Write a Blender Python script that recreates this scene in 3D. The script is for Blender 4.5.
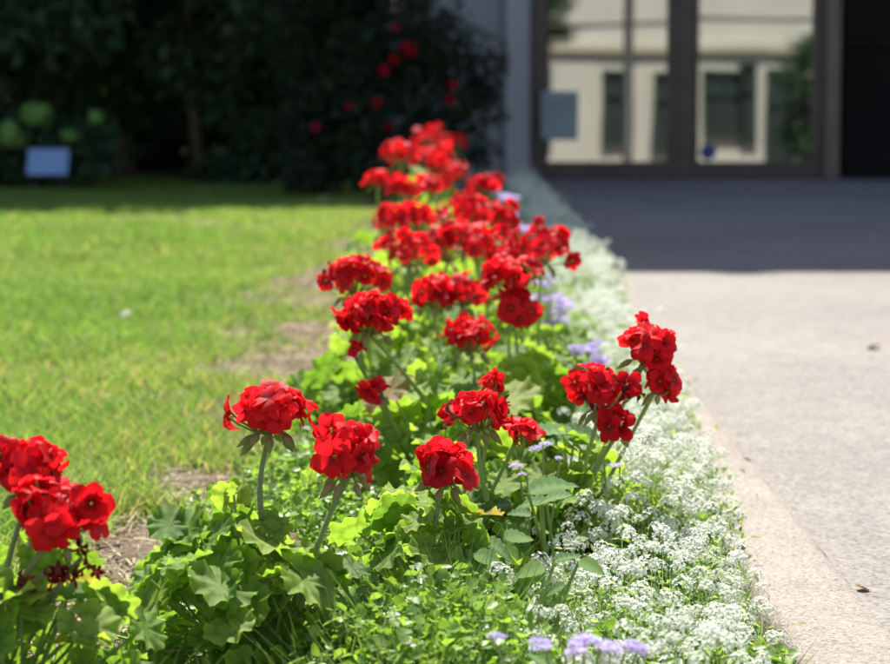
import bpy, math, random
import numpy as np
from mathutils import Vector, Matrix

for o in list(bpy.data.objects):
    bpy.data.objects.remove(o)
random.seed(7)
RNG = np.random.default_rng(11)
R = math.radians
scene = bpy.context.scene
COL = scene.collection

# ---------------------------------------------------------------- camera
CAM_H, FPX, PITCH = 0.646, 2195.0, math.atan((332 - 150) / 2195.0)
cam = bpy.data.cameras.new('camera')
cam.sensor_width = 36.0
cam.lens = 36.0 * FPX / 890.0
cam.clip_start, cam.clip_end = 0.05, 1500.0
cam.dof.use_dof = True
cam.dof.focus_distance = 2.42
cam.dof.aperture_fstop = 6.6
camo = bpy.data.objects.new('camera', cam)
COL.objects.link(camo)
camo.location = (0, 0, CAM_H)
camo.rotation_euler = (math.pi / 2 - PITCH, 0, 0)
scene.camera = camo

# ---------------------------------------------------------------- sky and sun
SUN_EL, SUN_AZ = 60.0, -4.0          # the sun stands behind the building, a little to the left
w = bpy.data.worlds.new('World')
scene.world = w
w.use_nodes = True
nt = w.node_tree
bg = nt.nodes['Background']
sky = nt.nodes.new('ShaderNodeTexSky')
sky.sky_type = 'NISHITA'
sky.sun_disc = False
sky.sun_elevation = R(SUN_EL)
sky.sun_rotation = R(SUN_AZ)
nt.links.new(sky.outputs['Color'], bg.inputs['Color'])
bg.inputs['Strength'].default_value = 0.08
sl = bpy.data.lights.new('sun', 'SUN')
sl.energy = 5.0
sl.angle = R(0.53)
sl.color = (1.0, 0.95, 0.87)
so = bpy.data.objects.new('sun', sl)
COL.objects.link(so)
so.rotation_euler = (R(-(90 - SUN_EL)), 0, R(-SUN_AZ))

scene.view_settings.view_transform = 'Standard'
scene.view_settings.look = 'None'
scene.view_settings.gamma = 1.0
scene.view_settings.use_curve_mapping = False
scene.view_settings.exposure = 1.08
scene.cycles.use_denoising = True
scene.cycles.max_bounces = 8
scene.cycles.diffuse_bounces = 4
scene.cycles.transmission_bounces = 6
scene.cycles.sample_clamp_indirect = 6.0

# ---------------------------------------------------------------- helpers
SLOPE = 0.03                          # the ground climbs gently towards the doors


def gz(y):
    return SLOPE * max(-30.0, min(30.0, y))


def at(px, py, d):
    """world point seen at photograph pixel (px, py), d metres ahead"""
    u, v = (px - 445.0) / FPX, (332.0 - py) / FPX
    c, s = math.cos(PITCH), math.sin(PITCH)
    dy, dz = c + v * s, -s + v * c
    k = d / dy
    return Vector((u * k, d, CAM_H + dz * k))


def tag(o, label=None, cat=None, group=None, kind=None):
    if label: o['label'] = label
    if cat: o['category'] = cat
    if group: o['group'] = group
    if kind: o['kind'] = kind
    return o


def empty(name, loc, label, cat, group=None):
    o = bpy.data.objects.new(name, None)
    o.empty_display_size = 0.05
    COL.objects.link(o)
    o.location = loc
    return tag(o, label, cat, group)


def link(name, me, parent=None, loc=None, mat=None):
    o = bpy.data.objects.new(name, me)
    COL.objects.link(o)
    if parent is not None: o.parent = parent
    if mat is not None: o.matrix_basis = mat
    elif loc is not None: o.location = loc
    return o


def np_mesh(name, V, F, mat, smooth=True, col=None, attrs=None):
    """V (n,3), F (m,k) arrays -> mesh; col (n,3) per vertex colour"""
    V = np.asarray(V, np.float32); F = np.asarray(F, np.int32)
    me = bpy.data.meshes.new(name)
    n, (m, k) = len(V), F.shape
    me.vertices.add(n); me.vertices.foreach_set('co', V.ravel())
    me.loops.add(m * k); me.loops.foreach_set('vertex_index', F.ravel())
    me.polygons.add(m)
    me.polygons.foreach_set('loop_start', np.arange(0, m * k, k, dtype=np.int32))
    me.polygons.foreach_set('use_smooth', np.full(m, bool(smooth)))
    me.update(calc_edges=True)
    if col is not None:
        a = me.color_attributes.new('col', 'FLOAT_COLOR', 'POINT')
        c4 = np.ones((n, 4), np.float32); c4[:, :3] = col
        a.data.foreach_set('color', c4.ravel())
    for nm, arr in (attrs or {}).items():
        a = me.attributes.new(nm, 'FLOAT', 'POINT')
        a.data.foreach_set('value', np.asarray(arr, np.float32))
    me.materials.append(mat)
    return me


def boxes_mesh(name, boxes, mat, bevel=0.0):
    V, F = [], []
    for (x0, x1, y0, y1, z0, z1) in boxes:
        b = len(V)
        V += [(x0, y0, z0), (x1, y0, z0), (x1, y1, z0), (x0, y1, z0), (x0, y0, z1), (x1, y0, z1), (x1, y1, z1), (x0, y1, z1)]
        F += [(b, b + 3, b + 2, b + 1), (b + 4, b + 5, b + 6, b + 7), (b, b + 1, b + 5, b + 4), (b + 1, b + 2, b + 6, b + 5),
              (b + 2, b + 3, b + 7, b + 6), (b + 3, b, b + 4, b + 7)]
    me = np_mesh(name, V, F, mat, smooth=False)
    if bevel:
        import bmesh
        bm = bmesh.new(); bm.from_mesh(me)
        bmesh.ops.bevel(bm, geom=bm.edges[:], offset=bevel, segments=2, affect='EDGES', profile=0.6)
        bm.to_mesh(me); bm.free()
    return me


def box(name, b, mat, parent=None, bevel=0.0):
    return link(name, boxes_mesh(name, [b], mat, bevel), parent)


def tube_arrays(pts, radii, sides=6, cap=True):
    pts = [Vector(p) for p in pts]
    V, F = [], []
    for i, p in enumerate(pts):
        t = (pts[min(i + 1, len(pts) - 1)] - pts[max(i - 1, 0)]).normalized()
        a = t.orthogonal().normalized() if i == 0 else (a - t * a.dot(t)).normalized()
        b = t.cross(a)
        for s in range(sides):
            th = 2 * math.pi * s / sides
            V.append(p + (a * math.cos(th) + b * math.sin(th)) * radii[i])
    for i in range(len(pts) - 1):
        for s in range(sides):
            F.append((i * sides + s, i * sides + (s + 1) % sides, (i + 1) * sides + (s + 1) % sides, (i + 1) * sides + s))
    return np.array([tuple(v) for v in V], np.float32), np.array(F, np.int32)


def tubes_mesh(name, tubes, mat, sides=6):
    Vs, Fs, n = [], [], 0
    for pts, rad in tubes:
        V, F = tube_arrays(pts, rad, sides)
        Vs.append(V); Fs.append(F + n); n += len(V)
    return np_mesh(name, np.concatenate(Vs), np.concatenate(Fs), mat)


def bend(p0, p1, out, n=6):
    """curved path p0 -> p1 with sideways sag vector out"""
    p0, p1, out = Vector(p0), Vector(p1), Vector(out)
    return [p0.lerp(p1, t) + out * (4 * t * (1 - t)) for t in [i / (n - 1) for i in range(n)]]


def noise2(x, y, scale, seed):
    """smooth value noise, arrays"""
    x = np.asarray(x) / scale + 100.0; y = np.asarray(y) / scale + 100.0
    g = np.random.default_rng(seed).random((256, 256))
    xi, yi = np.floor(x).astype(int), np.floor(y).astype(int)
    fx, fy = x - xi, y - yi
    fx, fy = fx * fx * (3 - 2 * fx), fy * fy * (3 - 2 * fy)
    a, b = g[xi % 256, yi % 256], g[(xi + 1) % 256, yi % 256]
    c, d = g[xi % 256, (yi + 1) % 256], g[(xi + 1) % 256, (yi + 1) % 256]
    return (a * (1 - fx) + b * fx) * (1 - fy) + (c * (1 - fx) + d * fx) * fy


def align(n, twist):
    """rotation whose z axis is n"""
    n = Vector(n).normalized()
    return n.to_track_quat('Z', 'Y').to_matrix().to_4x4() @ Matrix.Rotation(twist, 4, 'Z')


def frame(n, xdir):
    n = Vector(n).normalized()
    x = Vector(xdir); x = (x - n * x.dot(n)).normalized()
    y = n.cross(x)
    return Matrix(((x.x, y.x, n.x), (x.y, y.y, n.y), (x.z, y.z, n.z))).to_4x4()


# ---------------------------------------------------------------- materials
def new_mat(name):
    m = bpy.data.materials.new(name); m.use_nodes = True
    t = m.node_tree
    return m, t, t.nodes['Principled BSDF'], t.nodes['Material Output']


def node(t, typ, **kw):
    n = t.nodes.new(typ)
    for k, v in kw.items(): setattr(n, k, v)
    return n


def ramp(t, fac, stops):
    r = node(t, 'ShaderNodeValToRGB')
    el = r.color_ramp.elements
    el[0].position, el[0].color = stops[0][0], (*stops[0][1], 1)
    el[1].position, el[1].color = stops[-1][0], (*stops[-1][1], 1)
    for p, c in stops[1:-1]:
        e = el.new(p); e.color = (*c, 1)
    t.links.new(fac, r.inputs['Fac'])
    return r.outputs['Color']


def noise_tex(t, scale, detail=4, coord='Object', rough=0.55):
    tc = node(t, 'ShaderNodeTexCoord')
    n = node(t, 'ShaderNodeTexNoise')
    n.inputs['Scale'].default_value = scale; n.inputs['Detail'].default_value = detail
    n.inputs['Roughness'].default_value = rough
    t.links.new(tc.outputs[coord], n.inputs['Vector'])
    return n


def mixc(t, a, b, fac, mode='MIX'):
    m = node(t, 'ShaderNodeMix', data_type='RGBA', blend_type=mode)
    for sock, v in ((m.inputs['A'], a), (m.inputs['B'], b), (m.inputs['Factor'], fac)):
        if hasattr(v, 'is_output'): t.links.new(v, sock)
        elif isinstance(v, tuple): sock.default_value = (*v, 1)
        else: sock.default_value = v
    return m.outputs['Result']


def add_bump(t, p, height, strength, dist):
    b = node(t, 'ShaderNodeBump')
    b.inputs['Strength'].default_value = strength; b.inputs['Distance'].default_value = dist
    t.links.new(height, b.inputs['Height']); t.links.new(b.outputs['Normal'], p.inputs['Normal'])


def plain(name, c, rough=0.6, var=0.12, scale=6.0, metallic=0.0, bump=0.0, bscale=80.0):
    m, t, p, out = new_mat(name)
    n = noise_tex(t, scale, 5)
    lo = tuple(max(0, v * (1 - var)) for v in c); hi = tuple(v * (1 + var) for v in c)
    t.links.new(ramp(t, n.outputs['Fac'], [(0.3, lo), (0.7, hi)]), p.inputs['Base Color'])
    p.inputs['Roughness'].default_value = rough
    p.inputs['Metallic'].default_value = metallic
    if bump: add_bump(t, p, noise_tex(t, bscale, 4).outputs['Fac'], bump, 0.01)
    return m


def foliage(name, color_fn, transl=0.4, rough=0.5, spec=0.3, tint=(1.5, 1.6, 0.7), bump=None):
    """reflecting + light-through leaf material; color_fn(t) -> colour socket"""
    m, t, p, out = new_mat(name)
    c = color_fn(t)
    t.links.new(c, p.inputs['Base Color'])
    p.inputs['Roughness'].default_value = rough
    p.inputs['Specular IOR Level'].default_value = spec
    tr = node(t, 'ShaderNodeBsdfTranslucent')
    t.links.new(mixc(t, c, tint, 1.0, 'MULTIPLY'), tr.inputs['Color'])
    mx = node(t, 'ShaderNodeMixShader'); mx.inputs['Fac'].default_value = transl
    t.links.new(p.outputs[0], mx.inputs[1]); t.links.new(tr.outputs[0], mx.inputs[2])
    t.links.new(mx.outputs[0], out.inputs['Surface'])
    if bump: add_bump(t, p, noise_tex(t, bump[0], 3).outputs['Fac'], bump[1], bump[2])
    return m


def rand_col(stops):
    def f(t):
        oi = node(t, 'ShaderNodeObjectInfo')
        return ramp(t, oi.outputs['Random'], stops)
    return f


def attr_col(t):
    a = node(t, 'ShaderNodeAttribute'); a.attribute_name = 'col'
    return a.outputs['Color']


def geranium_leaf_col(t):
    base = rand_col([(0.0, (0.13, 0.24, 0.035)), (0.35, (0.20, 0.33, 0.045)), (0.75, (0.27, 0.40, 0.06)), (0.93, (0.30, 0.42, 0.07)), (0.97, (0.36, 0.33, 0.07)), (1.0, (0.26, 0.17, 0.07))])(t)
    va = node(t, 'ShaderNodeAttribute'); va.attribute_name = 'vein'
    ra = node(t, 'ShaderNodeAttribute'); ra.attribute_name = 'rad'
    v = ramp(t, va.outputs['Fac'], [(0.4, (0, 0, 0)), (1.0, (0.34, 0.34, 0.34))])
    c = mixc(t, base, (0.34, 0.46, 0.13), v)
    zone = ramp(t, ra.outputs['Fac'], [(0.35, (1, 1, 1)), (0.52, (0.62, 0.68, 0.6)), (0.72, (1, 1, 1)), (0.93, (1.05, 1.05, 1.0)), (1.0, (1.5, 1.4, 1.6))])
    c = mixc(t, c, zone, 1.0, 'MULTIPLY')
    n = noise_tex(t, 60, 4)
    return mixc(t, c, ramp(t, n.outputs['Fac'], [(0.3, (0.75, 0.8, 0.75)), (0.7, (1.15, 1.1, 1.0))]), 1.0, 'MULTIPLY')


def red_col(t):
    base = rand_col([(0.0, (0.52, 0.005, 0.012)), (0.5, (0.70, 0.010, 0.019)), (1.0, (0.82, 0.020, 0.032))])(t)
    ra = node(t, 'ShaderNodeAttribute'); ra.attribute_name = 'rad'
    return mixc(t, base, ramp(t, ra.outputs['Fac'], [(0.1, (0.55, 0.4, 0.5)), (0.45, (1, 1, 1)), (1.0, (1.05, 1.0, 1.0))]), 1.0, 'MULTIPLY')


M = {}
M['geranium_leaf'] = foliage('geranium_leaf', geranium_leaf_col, 0.46, 0.45, 0.3, (1.6, 1.65, 0.9), (220, 0.35, 0.002))
M['red_petal'] = foliage('red_petal', red_col, 0.50, 0.55, 0.25, (1.25, 1.3, 1.2), (350, 0.08, 0.001))
M['withered'] = foliage('withered_petal', rand_col([(0, (0.10, 0.006, 0.012)), (0.6, (0.2, 0.01, 0.02)), (1, (0.16, 0.06, 0.03))]), 0.25, 0.7, 0.1, (1.2, 1, 1))
M['stem'] = foliage('stem_green', rand_col([(0, (0.20, 0.31, 0.10)), (1, (0.30, 0.38, 0.15))]), 0.15, 0.5, 0.3, bump=(300, 0.2, 0.001))
M['bud'] = foliage('bud_green', rand_col([(0, (0.24, 0.29, 0.11)), (1, (0.32, 0.28, 0.13))]), 0.2, 0.6, 0.2)
M['grass'] = foliage('grass_blade', attr_col, 0.42, 0.5, 0.3, (1.5, 1.5, 0.9))
M['small_leaf'] = foliage('small_leaf', attr_col, 0.42, 0.42, 0.4, (1.8, 1.8, 0.8))
M['crown'] = foliage('crown_leaf', attr_col, 0.3, 0.5, 0.3, (1.4, 1.5, 0.7))
M['broad_leaf'] = foliage('broad_leaf', lambda t: mixc(t, rand_col([(0, (0.05, 0.14, 0.03)), (0.6, (0.08, 0.20, 0.035)), (1, (0.2, 0.35, 0.05))])(t), (0.19, 0.3, 0.11), (lambda a: (setattr(a, 'attribute_name', 'vein'), a.outputs['Fac'])[1])(node(t, 'ShaderNodeAttribute'))), 0.42, 0.45, 0.25, (1.9, 1.9, 0.7), (150, 0.4, 0.003))
M['white_petal'] = foliage('white_petal', attr_col, 0.35, 0.6, 0.2, (1.0, 1.0, 0.95))
M['lilac'] = foliage('lilac_floss', rand_col([(0, (0.58, 0.53, 0.76)), (1, (0.72, 0.67, 0.84))]), 0.4, 0.7, 0.1, (1.1, 1.05, 1.1))
M['rose'] = foliage('rose_petal', rand_col([(0, (0.40, 0.006, 0.015)), (0.8, (0.46, 0.008, 0.03)), (1, (0.42, 0.012, 0.10))]), 0.35, 0.5, 0.2, (1.2, 1.1, 1.1))
M['green_floret'] = foliage('green_floret', rand_col([(0, (0.18, 0.36, 0.09)), (1, (0.26, 0.44, 0.13))]), 0.4, 0.6, 0.2, (1.2, 1.2, 1))
M['bark'] = plain('bark', (0.13, 0.10, 0.075), 0.9, 0.4, 12, bump=0.6, bscale=40)
M['straw'] = foliage('dry_straw', attr_col, 0.2, 0.8, 0.1, (1, 1, 1))
M['dry_leaf'] = foliage('dry_leaf', rand_col([(0, (0.16, 0.09, 0.045)), (1, (0.30, 0.19, 0.10))]), 0.2, 0.8, 0.15, (1.1, 1, 0.8), (90, 0.4, 0.003))

# soil
m, t, p, out = new_mat('soil')
n1, n2 = noise_tex(t, 9, 6), noise_tex(t, 90, 5)
c = ramp(t, n1.outputs['Fac'], [(0.3, (0.13, 0.09, 0.06)), (0.7, (0.29, 0.205, 0.145))])
c = mixc(t, c, ramp(t, n2.outputs['Fac'], [(0.35, (0.55, 0.55, 0.55)), (0.7, (1.35, 1.3, 1.25))]), 1.0, 'MULTIPLY')
t.links.new(c, p.inputs['Base Color']); p.inputs['Roughness'].default_value = 0.95
add_bump(t, p, n2.outputs['Fac'], 0.9, 0.02)
M['soil'] = m
# thatch under the lawn
m, t, p, out = new_mat('lawn_thatch')
n1, n2 = noise_tex(t, 2.2, 5), noise_tex(t, 70, 4)
c = ramp(t, n1.outputs['Fac'], [(0.30, (0.09, 0.125, 0.03)), (0.55, (0.18, 0.17, 0.07)), (0.72, (0.30, 0.23, 0.14))])
c = mixc(t, c, ramp(t, n2.outputs['Fac'], [(0.35, (0.6, 0.6, 0.6)), (0.7, (1.3, 1.3, 1.2))]), 1.0, 'MULTIPLY')
t.links.new(c, p.inputs['Base Color']); p.inputs['Roughness'].default_value = 0.95
add_bump(t, p, n2.outputs['Fac'], 0.8, 0.02)
M['thatch'] = m


def aggregate(name, c0, c1, peb, vscale, bump):
    m, t, p, out = new_mat(name)
    tc = node(t, 'ShaderNodeTexCoord')
    vo = node(t, 'ShaderNodeTexVoronoi'); vo.inputs['Scale'].default_value = vscale
    t.links.new(tc.outputs['Object'], vo.inputs['Vector'])
    big, mid = noise_tex(t, 1.1, 6, rough=0.6), noise_tex(t, 14, 6, rough=0.65)
    base = ramp(t, big.outputs['Fac'], [(0.3, c0), (0.7, c1)])
    base = mixc(t, base, ramp(t, mid.outputs['Fac'], [(0.3, (0.86, 0.85, 0.85)), (0.7, (1.1, 1.1, 1.1))]), 1.0, 'MULTIPLY')
    sep = node(t, 'ShaderNodeSeparateColor'); t.links.new(vo.outputs['Color'], sep.inputs[0])
    stone = ramp(t, sep.outputs[0], peb)
    base = mixc(t, base, stone, 0.85, 'MULTIPLY')
    t.links.new(base, p.inputs['Base Color'])
    p.inputs['Roughness'].default_value = 0.85
    add_bump(t, p, vo.outputs['Distance'], bump, 0.004)
    return m


PEB = [(0.0, (0.42, 0.38, 0.36)), (0.18, (0.8, 0.76, 0.74)), (0.5, (1.0, 0.97, 0.95)), (0.85, (1.15, 1.12, 1.1)), (1.0, (1.5, 1.45, 1.4))]
M['pavement'] = aggregate('pavement_aggregate', (0.178, 0.164, 0.150), (0.245, 0.226, 0.207), PEB, 190, 0.25)
M['kerb'] = aggregate('kerb_aggregate', (0.235, 0.211, 0.182), (0.30, 0.272, 0.238), PEB, 300, 0.35)
M['asphalt'] = plain('asphalt', (0.06, 0.06, 0.062), 0.9, 0.2, 30)
M['wall'] = plain('grey_render', (0.30, 0.31, 0.33), 0.85, 0.08, 2.5, bump=0.25, bscale=120)
M['pilaster'] = plain('pale_stone', (0.40, 0.41, 0.43), 0.8, 0.08, 3, bump=0.2, bscale=90)
M['bronze'] = plain('bronze_frame', (0.05, 0.044, 0.042), 0.42, 0.15, 5, metallic=0.4)
M['bronze_pale'] = plain('pale_bronze_frame', (0.11, 0.095, 0.09), 0.45, 0.1, 5, metallic=0.4)
M['cladding'] = plain('dark_cladding', (0.008, 0.007, 0.007), 0.6, 0.25, 3)
M['cladding'].node_tree.nodes['Principled BSDF'].inputs['Specular IOR Level'].default_value = 0.08
M['lobby'] = plain('lobby_dark', (0.05, 0.05, 0.05), 0.8, 0.2, 1)
M['cream'] = plain('cream_render', (0.62, 0.60, 0.535), 0.85, 0.06, 1.2)
M['cream2'] = plain('cream_trim', (0.60, 0.56, 0.45), 0.8, 0.06, 2)
M['greenpaint'] = plain('dark_green_paint', (0.03, 0.06, 0.045), 0.5, 0.15, 4)
M['darkglass'] = plain('dark_glass', (0.05, 0.06, 0.06), 0.12, 0.2, 1)
M['greymetal'] = plain('grey_metal', (0.035, 0.035, 0.035), 0.5, 0.15, 6)
M['letterbox'] = plain('blue_grey_paint', (0.24, 0.31, 0.34), 0.5, 0.06, 5)
M['board'] = plain('pale_board', (0.22, 0.36, 0.62), 0.45, 0.03, 5)
M['sticker'] = plain('blue_sticker', (0.02, 0.05, 0.22), 0.5, 0.05, 5)
# mirror-coated door glass
m, t, p, out = new_mat('coated_glass')
gl = node(t, 'ShaderNodeBsdfGlossy'); gl.inputs['Color'].default_value = (0.90, 0.92, 0.88, 1); gl.inputs['Roughness'].default_value = 0.015
tp = node(t, 'ShaderNodeBsdfTransparent'); tp.inputs['Color'].default_value = (0.35, 0.37, 0.36, 1)
mx = node(t, 'ShaderNodeMixShader'); mx.inputs['Fac'].default_value = 0.34
nb = noise_tex(t, 1.3, 1)
b = node(t, 'ShaderNodeBump'); b.inputs['Strength'].default_value = 0.1; b.inputs['Distance'].default_value = 0.008
t.links.new(nb.outputs['Fac'], b.inputs['Height']); t.links.new(b.outputs['Normal'], gl.inputs['Normal'])
t.links.new(tp.outputs[0], mx.inputs[1]); t.links.new(gl.outputs[0], mx.inputs[2]); t.links.new(mx.outputs[0], out.inputs['Surface'])
M['glass'] = m

# ---------------------------------------------------------------- the ground
KERB_IN, KERB_OUT, PAVE_H = 0.37, 0.492, 0.040


def strip(name, x0, x1, y0, y1, dz, mat, nx=2, ny=2, bumps=None):
    xs, ys = np.linspace(x0, x1, nx), np.linspace(y0, y1, ny)
    X, Y = np.meshgrid(xs, ys)
    Z = SLOPE * np.clip(Y, -30, 30) + dz
    if bumps: Z = Z + bumps(X, Y)
    V = np.stack([X, Y, Z], -1).reshape(-1, 3)
    i = np.arange((ny - 1) * nx).reshape(ny - 1, nx)[:, :-1].ravel()
    F = np.stack([i, i + 1, i + 1 + nx, i + nx], -1)
    return tag(link(name, np_mesh(name, V, F, mat)), kind='structure')


ys = np.array([-400, -30, 30, 400.0])
strip('ground', -400, 400, -400, 400, -0.06, M['soil'], 41, 401)
strip('lawn', -9.0, -0.30, 0.8, 18.0, -0.004, M['thatch'], 60, 120,
      lambda X, Y: 0.02 * noise2(X, Y, 0.7, 3) - 0.02 * np.clip((X + 0.55) / 0.25, 0, 1))
strip('flower_bed_soil', -0.62, KERB_IN - 0.001, 0.8, 13.6, -0.012, M['soil'], 60, 500,
      lambda X, Y: 0.022 * noise2(X, Y, 0.06, 5) + 0.012 * noise2(X, Y, 0.2, 6) - 0.035 * np.clip((-0.42 - X) / 0.2, 0, 1))
strip('pavement', KERB_OUT, 14.0, -9.0, 14.6, PAVE_H, M['pavement'], 3, 30)
strip('road', -60, 60, -12.0, -9.0, 0.0, M['asphalt'], 3, 4)


def kerb_mesh():
    ny = 420
    yy = np.linspace(0.8, 13.7, ny)
    prof = [(KERB_IN, -0.10), (KERB_IN - 0.001, -0.02), (KERB_IN + 0.002, PAVE_H - 0.016), (KERB_IN + 0.008, PAVE_H - 0.003), (KERB_IN + 0.02, PAVE_H + 0.004),
            (KERB_IN + 0.06, PAVE_H + 0.006), (KERB_OUT - 0.014, PAVE_H + 0.0055), (KERB_OUT - 0.002, PAVE_H + 0.003), (KERB_OUT + 0.005, PAVE_H - 0.006)]
    V = []
    for k, (x, z) in enumerate(prof):
        j = 0.006 * (noise2(yy, yy * 0 + k * 0.3, 0.035, 21) - 0.5) * (1 if k < 5 else 0.25)
        jz = 0.004 * (noise2(yy, yy * 0 + k * 0.7, 0.05, 22) - 0.5)
        V.append(np.stack([x + j, yy, SLOPE * yy + z + jz], -1))
    V = np.stack(V, 1).reshape(-1, 3)
    k = len(prof)
    i = (np.arange(ny - 1)[:, None] * k + np.arange(k - 1)[None]).ravel()
    F = np.stack([i, i + 1, i + 1 + k, i + k], -1)
    return np_mesh('kerb', V, F, M['kerb'])


tag(link('kerb', kerb_mesh()), kind='structure')

# ---------------------------------------------------------------- the building with the glass doors
G = gz(14)                # ground level at the facade
FL = G + PAVE_H           # pavement level
TOP = 12.45
bld = empty('entrance_building', (1.5, 14.1, FL), 'grey rendered building with dark bronze framed glass entrance doors', 'building')


def bpart(name, b, mat, parent=bld, bevel=0.0):
    o = box(name, b, mat, None, bevel)
    o.parent = parent
    off = parent.matrix_world.translation if parent is not bld else bld.location
    o.matrix_parent_inverse = Matrix.Translation(-Vector(bld.location))
    return o


bpart('wall', (-0.42, 0.385, 14.10, 22, G - 0.3, TOP), M['wall'])
bpart('pilaster', (0.385, 0.548, 14.02, 14.9, G - 0.3, TOP), M['pilaster'], bevel=0.008)
bpart('wall', (0.548, 12, 14.10, 22, FL + 2.45, TOP), M['wall'])
bpart('wall', (0.385, 12, 20, 22.01, G - 0.3, FL + 2.449), M['wall'])
bpart('lobby_wall', (0.56, 12, 18.0, 18.2, G - 0.3, FL + 2.448), M['lobby'])
bpart('lobby_floor', (0.56, 12, 14.12, 18.0, FL - 0.2, FL - 0.02), M['lobby'])
bpart('door_step', (0.55, 2.52, 13.93, 14.12, G - 0.2, FL + 0.012), M['bronze'], bevel=0.004)
# dark cladding to the right of the doors, panel by panel
for i in range(6):
    for j in range(3):
        x0 = 2.535 + i * 0.60
        bpart('cladding_panel', (x0, x0 + 0.592, 14.04, 14.10, FL + 0.004 + j * 0.82, FL + j * 0.82 + 0.812), M['cladding'], bevel=0.004)
bpart('cladding_backing', (2.53, 12, 14.102, 14.3, G - 0.3, FL + 2.446), M['cladding'])
# frame
fr = bpart('door_frame', (0.556, 0.64, 13.98, 14.10, FL + 0.012, FL + 2.44), M['bronze'], bevel=0.004)
bpart('door_frame', (2.405, 2.50, 13.96, 14.10, FL + 0.012, FL + 2.44), M['bronze_pale'], bevel=0.004)
bpart('door_frame', (0.641, 2.404, 13.98, 14.10, FL + 2.28, FL + 2.44), M['bronze'], bevel=0.004)
for (x0, x1, gl0, gl1) in ((0.642, 1.513, 0.655, 1.408), (1.532, 2.403, 1.61, 2.33)):
    z0, z1 = FL + 0.016, FL + 2.27
    V = [(x0, gl0, z0, z1), (gl1, x1, z0, z1)]
    me = boxes_mesh('glass_door', [(x0, gl0, 14.00, 14.05, z0, z1), (gl1, x1, 14.00, 14.05, z0, z1),
                                   (gl0, gl1, 14.0, 14.05, z0, z0 + 0.095), (gl0, gl1, 14.0, 14.05, z1 - 0.1, z1)], M['bronze'])
    d = link('glass_door', me, bld); d.matrix_parent_inverse = Matrix.Translation(-Vector(bld.location))
    g = link('glass_pane', boxes_mesh('glass_pane', [(gl0 + 0.001, gl1 - 0.001, 14.022, 14.028, z0 + 0.096, z1 - 0.101)], M['glass']), d)
    if x0 > 1.5:
        th = np.linspace(0, 2 * math.pi, 33)[:-1]
        V = np.array([(1.675 + 0.052 * math.cos(a), y, 0.632 + 0.052 * math.sin(a)) for y in (14.0225, 14.0195) for a in th])
        F = [(i, (i + 1) % 32, 32 + (i + 1) % 32, 32 + i) for i in range(32)]
        me = bpy.data.meshes.new('round_sticker'); me.from_pydata([tuple(v) for v in V], [], F + [tuple(range(63, 31, -1))]); me.materials.append(M['sticker'])
        link('round_sticker', me, d)
bpart('meeting_post', (1.514, 1.531, 13.985, 14.06, FL + 0.014, FL + 2.275), M['bronze_pale'])
# letter box hung on the left jamb
lb = empty('letter_box', (0.72, 13.98, 0.70), 'blue-grey flat letter box hung on the left jamb of the glass doors', 'letter box')
o = link('box_body', boxes_mesh('box_body', [(-0.115, 0.12, -0.085, -0.002, 0.01, 0.315)], M['letterbox'], 0.008), lb)
link('flap', boxes_mesh('flap', [(-0.09, 0.095, -0.094, -0.0855, 0.235, 0.285)], M['letterbox'], 0.003), lb)

# ---------------------------------------------------------------- what the doors mirror: the street behind the camera
FY = -14.0


def mir(px):              # photograph column in the glass -> x on the far facade
    return (px - 445.0) / FPX * 42.0


def miz(py):
    return CAM_H + (150.0 - py) / FPX * 42.0


ob = empty('cream_building', (4, FY, gz(FY)), 'cream building with green framed windows mirrored in the glass doors', 'building')


def opart(name, b, mat, parent=ob, bevel=0.0):
    o = box(name, b, mat, parent, bevel)
    o.matrix_parent_inverse = Matrix.Translation(-Vector(ob.location))
    return o


opart('wall', (-8, 16, FY - 7, FY, gz(FY) - 0.5, 7.5), M['cream'])
opart('plinth', (-8.02, 16.02, FY, FY + 0.06, gz(FY) - 0.5, 0.05), M['cream2'])
opart('string_course', (-8.03, 16.03, FY, FY + 0.14, miz(52), miz(44)), M['cream2'])
opart('cornice', (-8.05, 16.05, FY - 7.05, FY + 0.3, 7.5, 7.8), M['cream2'])
for (xa, xb, ya, yb, nx) in ((520, 546, 72, 142, 2), (604, 622, 74, 142, 1), (655, 672, 76, 150, 1), (704, 738, 74, 136, 3), (741, 752, 66, 142, 1), (768, 790, 72, 168, 2), (440, 470, 74, 142, 2), (830, 860, 74, 142, 2)):
    x0, x1, z0, z1 = mir(xa), mir(xb), miz(yb), miz(ya)
    wn = link('window', boxes_mesh('window', [(x0 - 0.07, x0, FY + 0.001, FY + 0.09, z0, z1), (x1, x1 + 0.07, FY + 0.001, FY + 0.09, z0, z1),
                                   (x0 - 0.07, x1 + 0.07, FY + 0.001, FY + 0.1, z1 + 0.001, z1 + 0.07), (x0 - 0.07, x1 + 0.07, FY + 0.001, FY + 0.12, z0 - 0.07, z0 - 0.001)]
                                   + [(x0 + (x1 - x0) * k / nx - 0.03, x0 + (x1 - x0) * k / nx + 0.03, FY + 0.012, FY + 0.08, z0, z1) for k in range(1, nx)]
                                   + [(x0, x1, FY + 0.012, FY + 0.075, (z0 + 2 * z1) / 3 - 0.03, (z0 + 2 * z1) / 3 + 0.03)], M['greenpaint']), ob)
    wn.matrix_parent_inverse = Matrix.Translation(-Vector(ob.location))
    link('pane', boxes_mesh('pane', [(x0, x1, FY + 0.002, FY + 0.01, z0, z1)], M['darkglass']), wn)
for px in (590, 645, 697, 800):
    opart('panel_joint', (mir(px) - 0.025, mir(px) + 0.025, FY + 0.0005, FY + 0.03, 0.06, miz(53)), M['cream2'])
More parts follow.
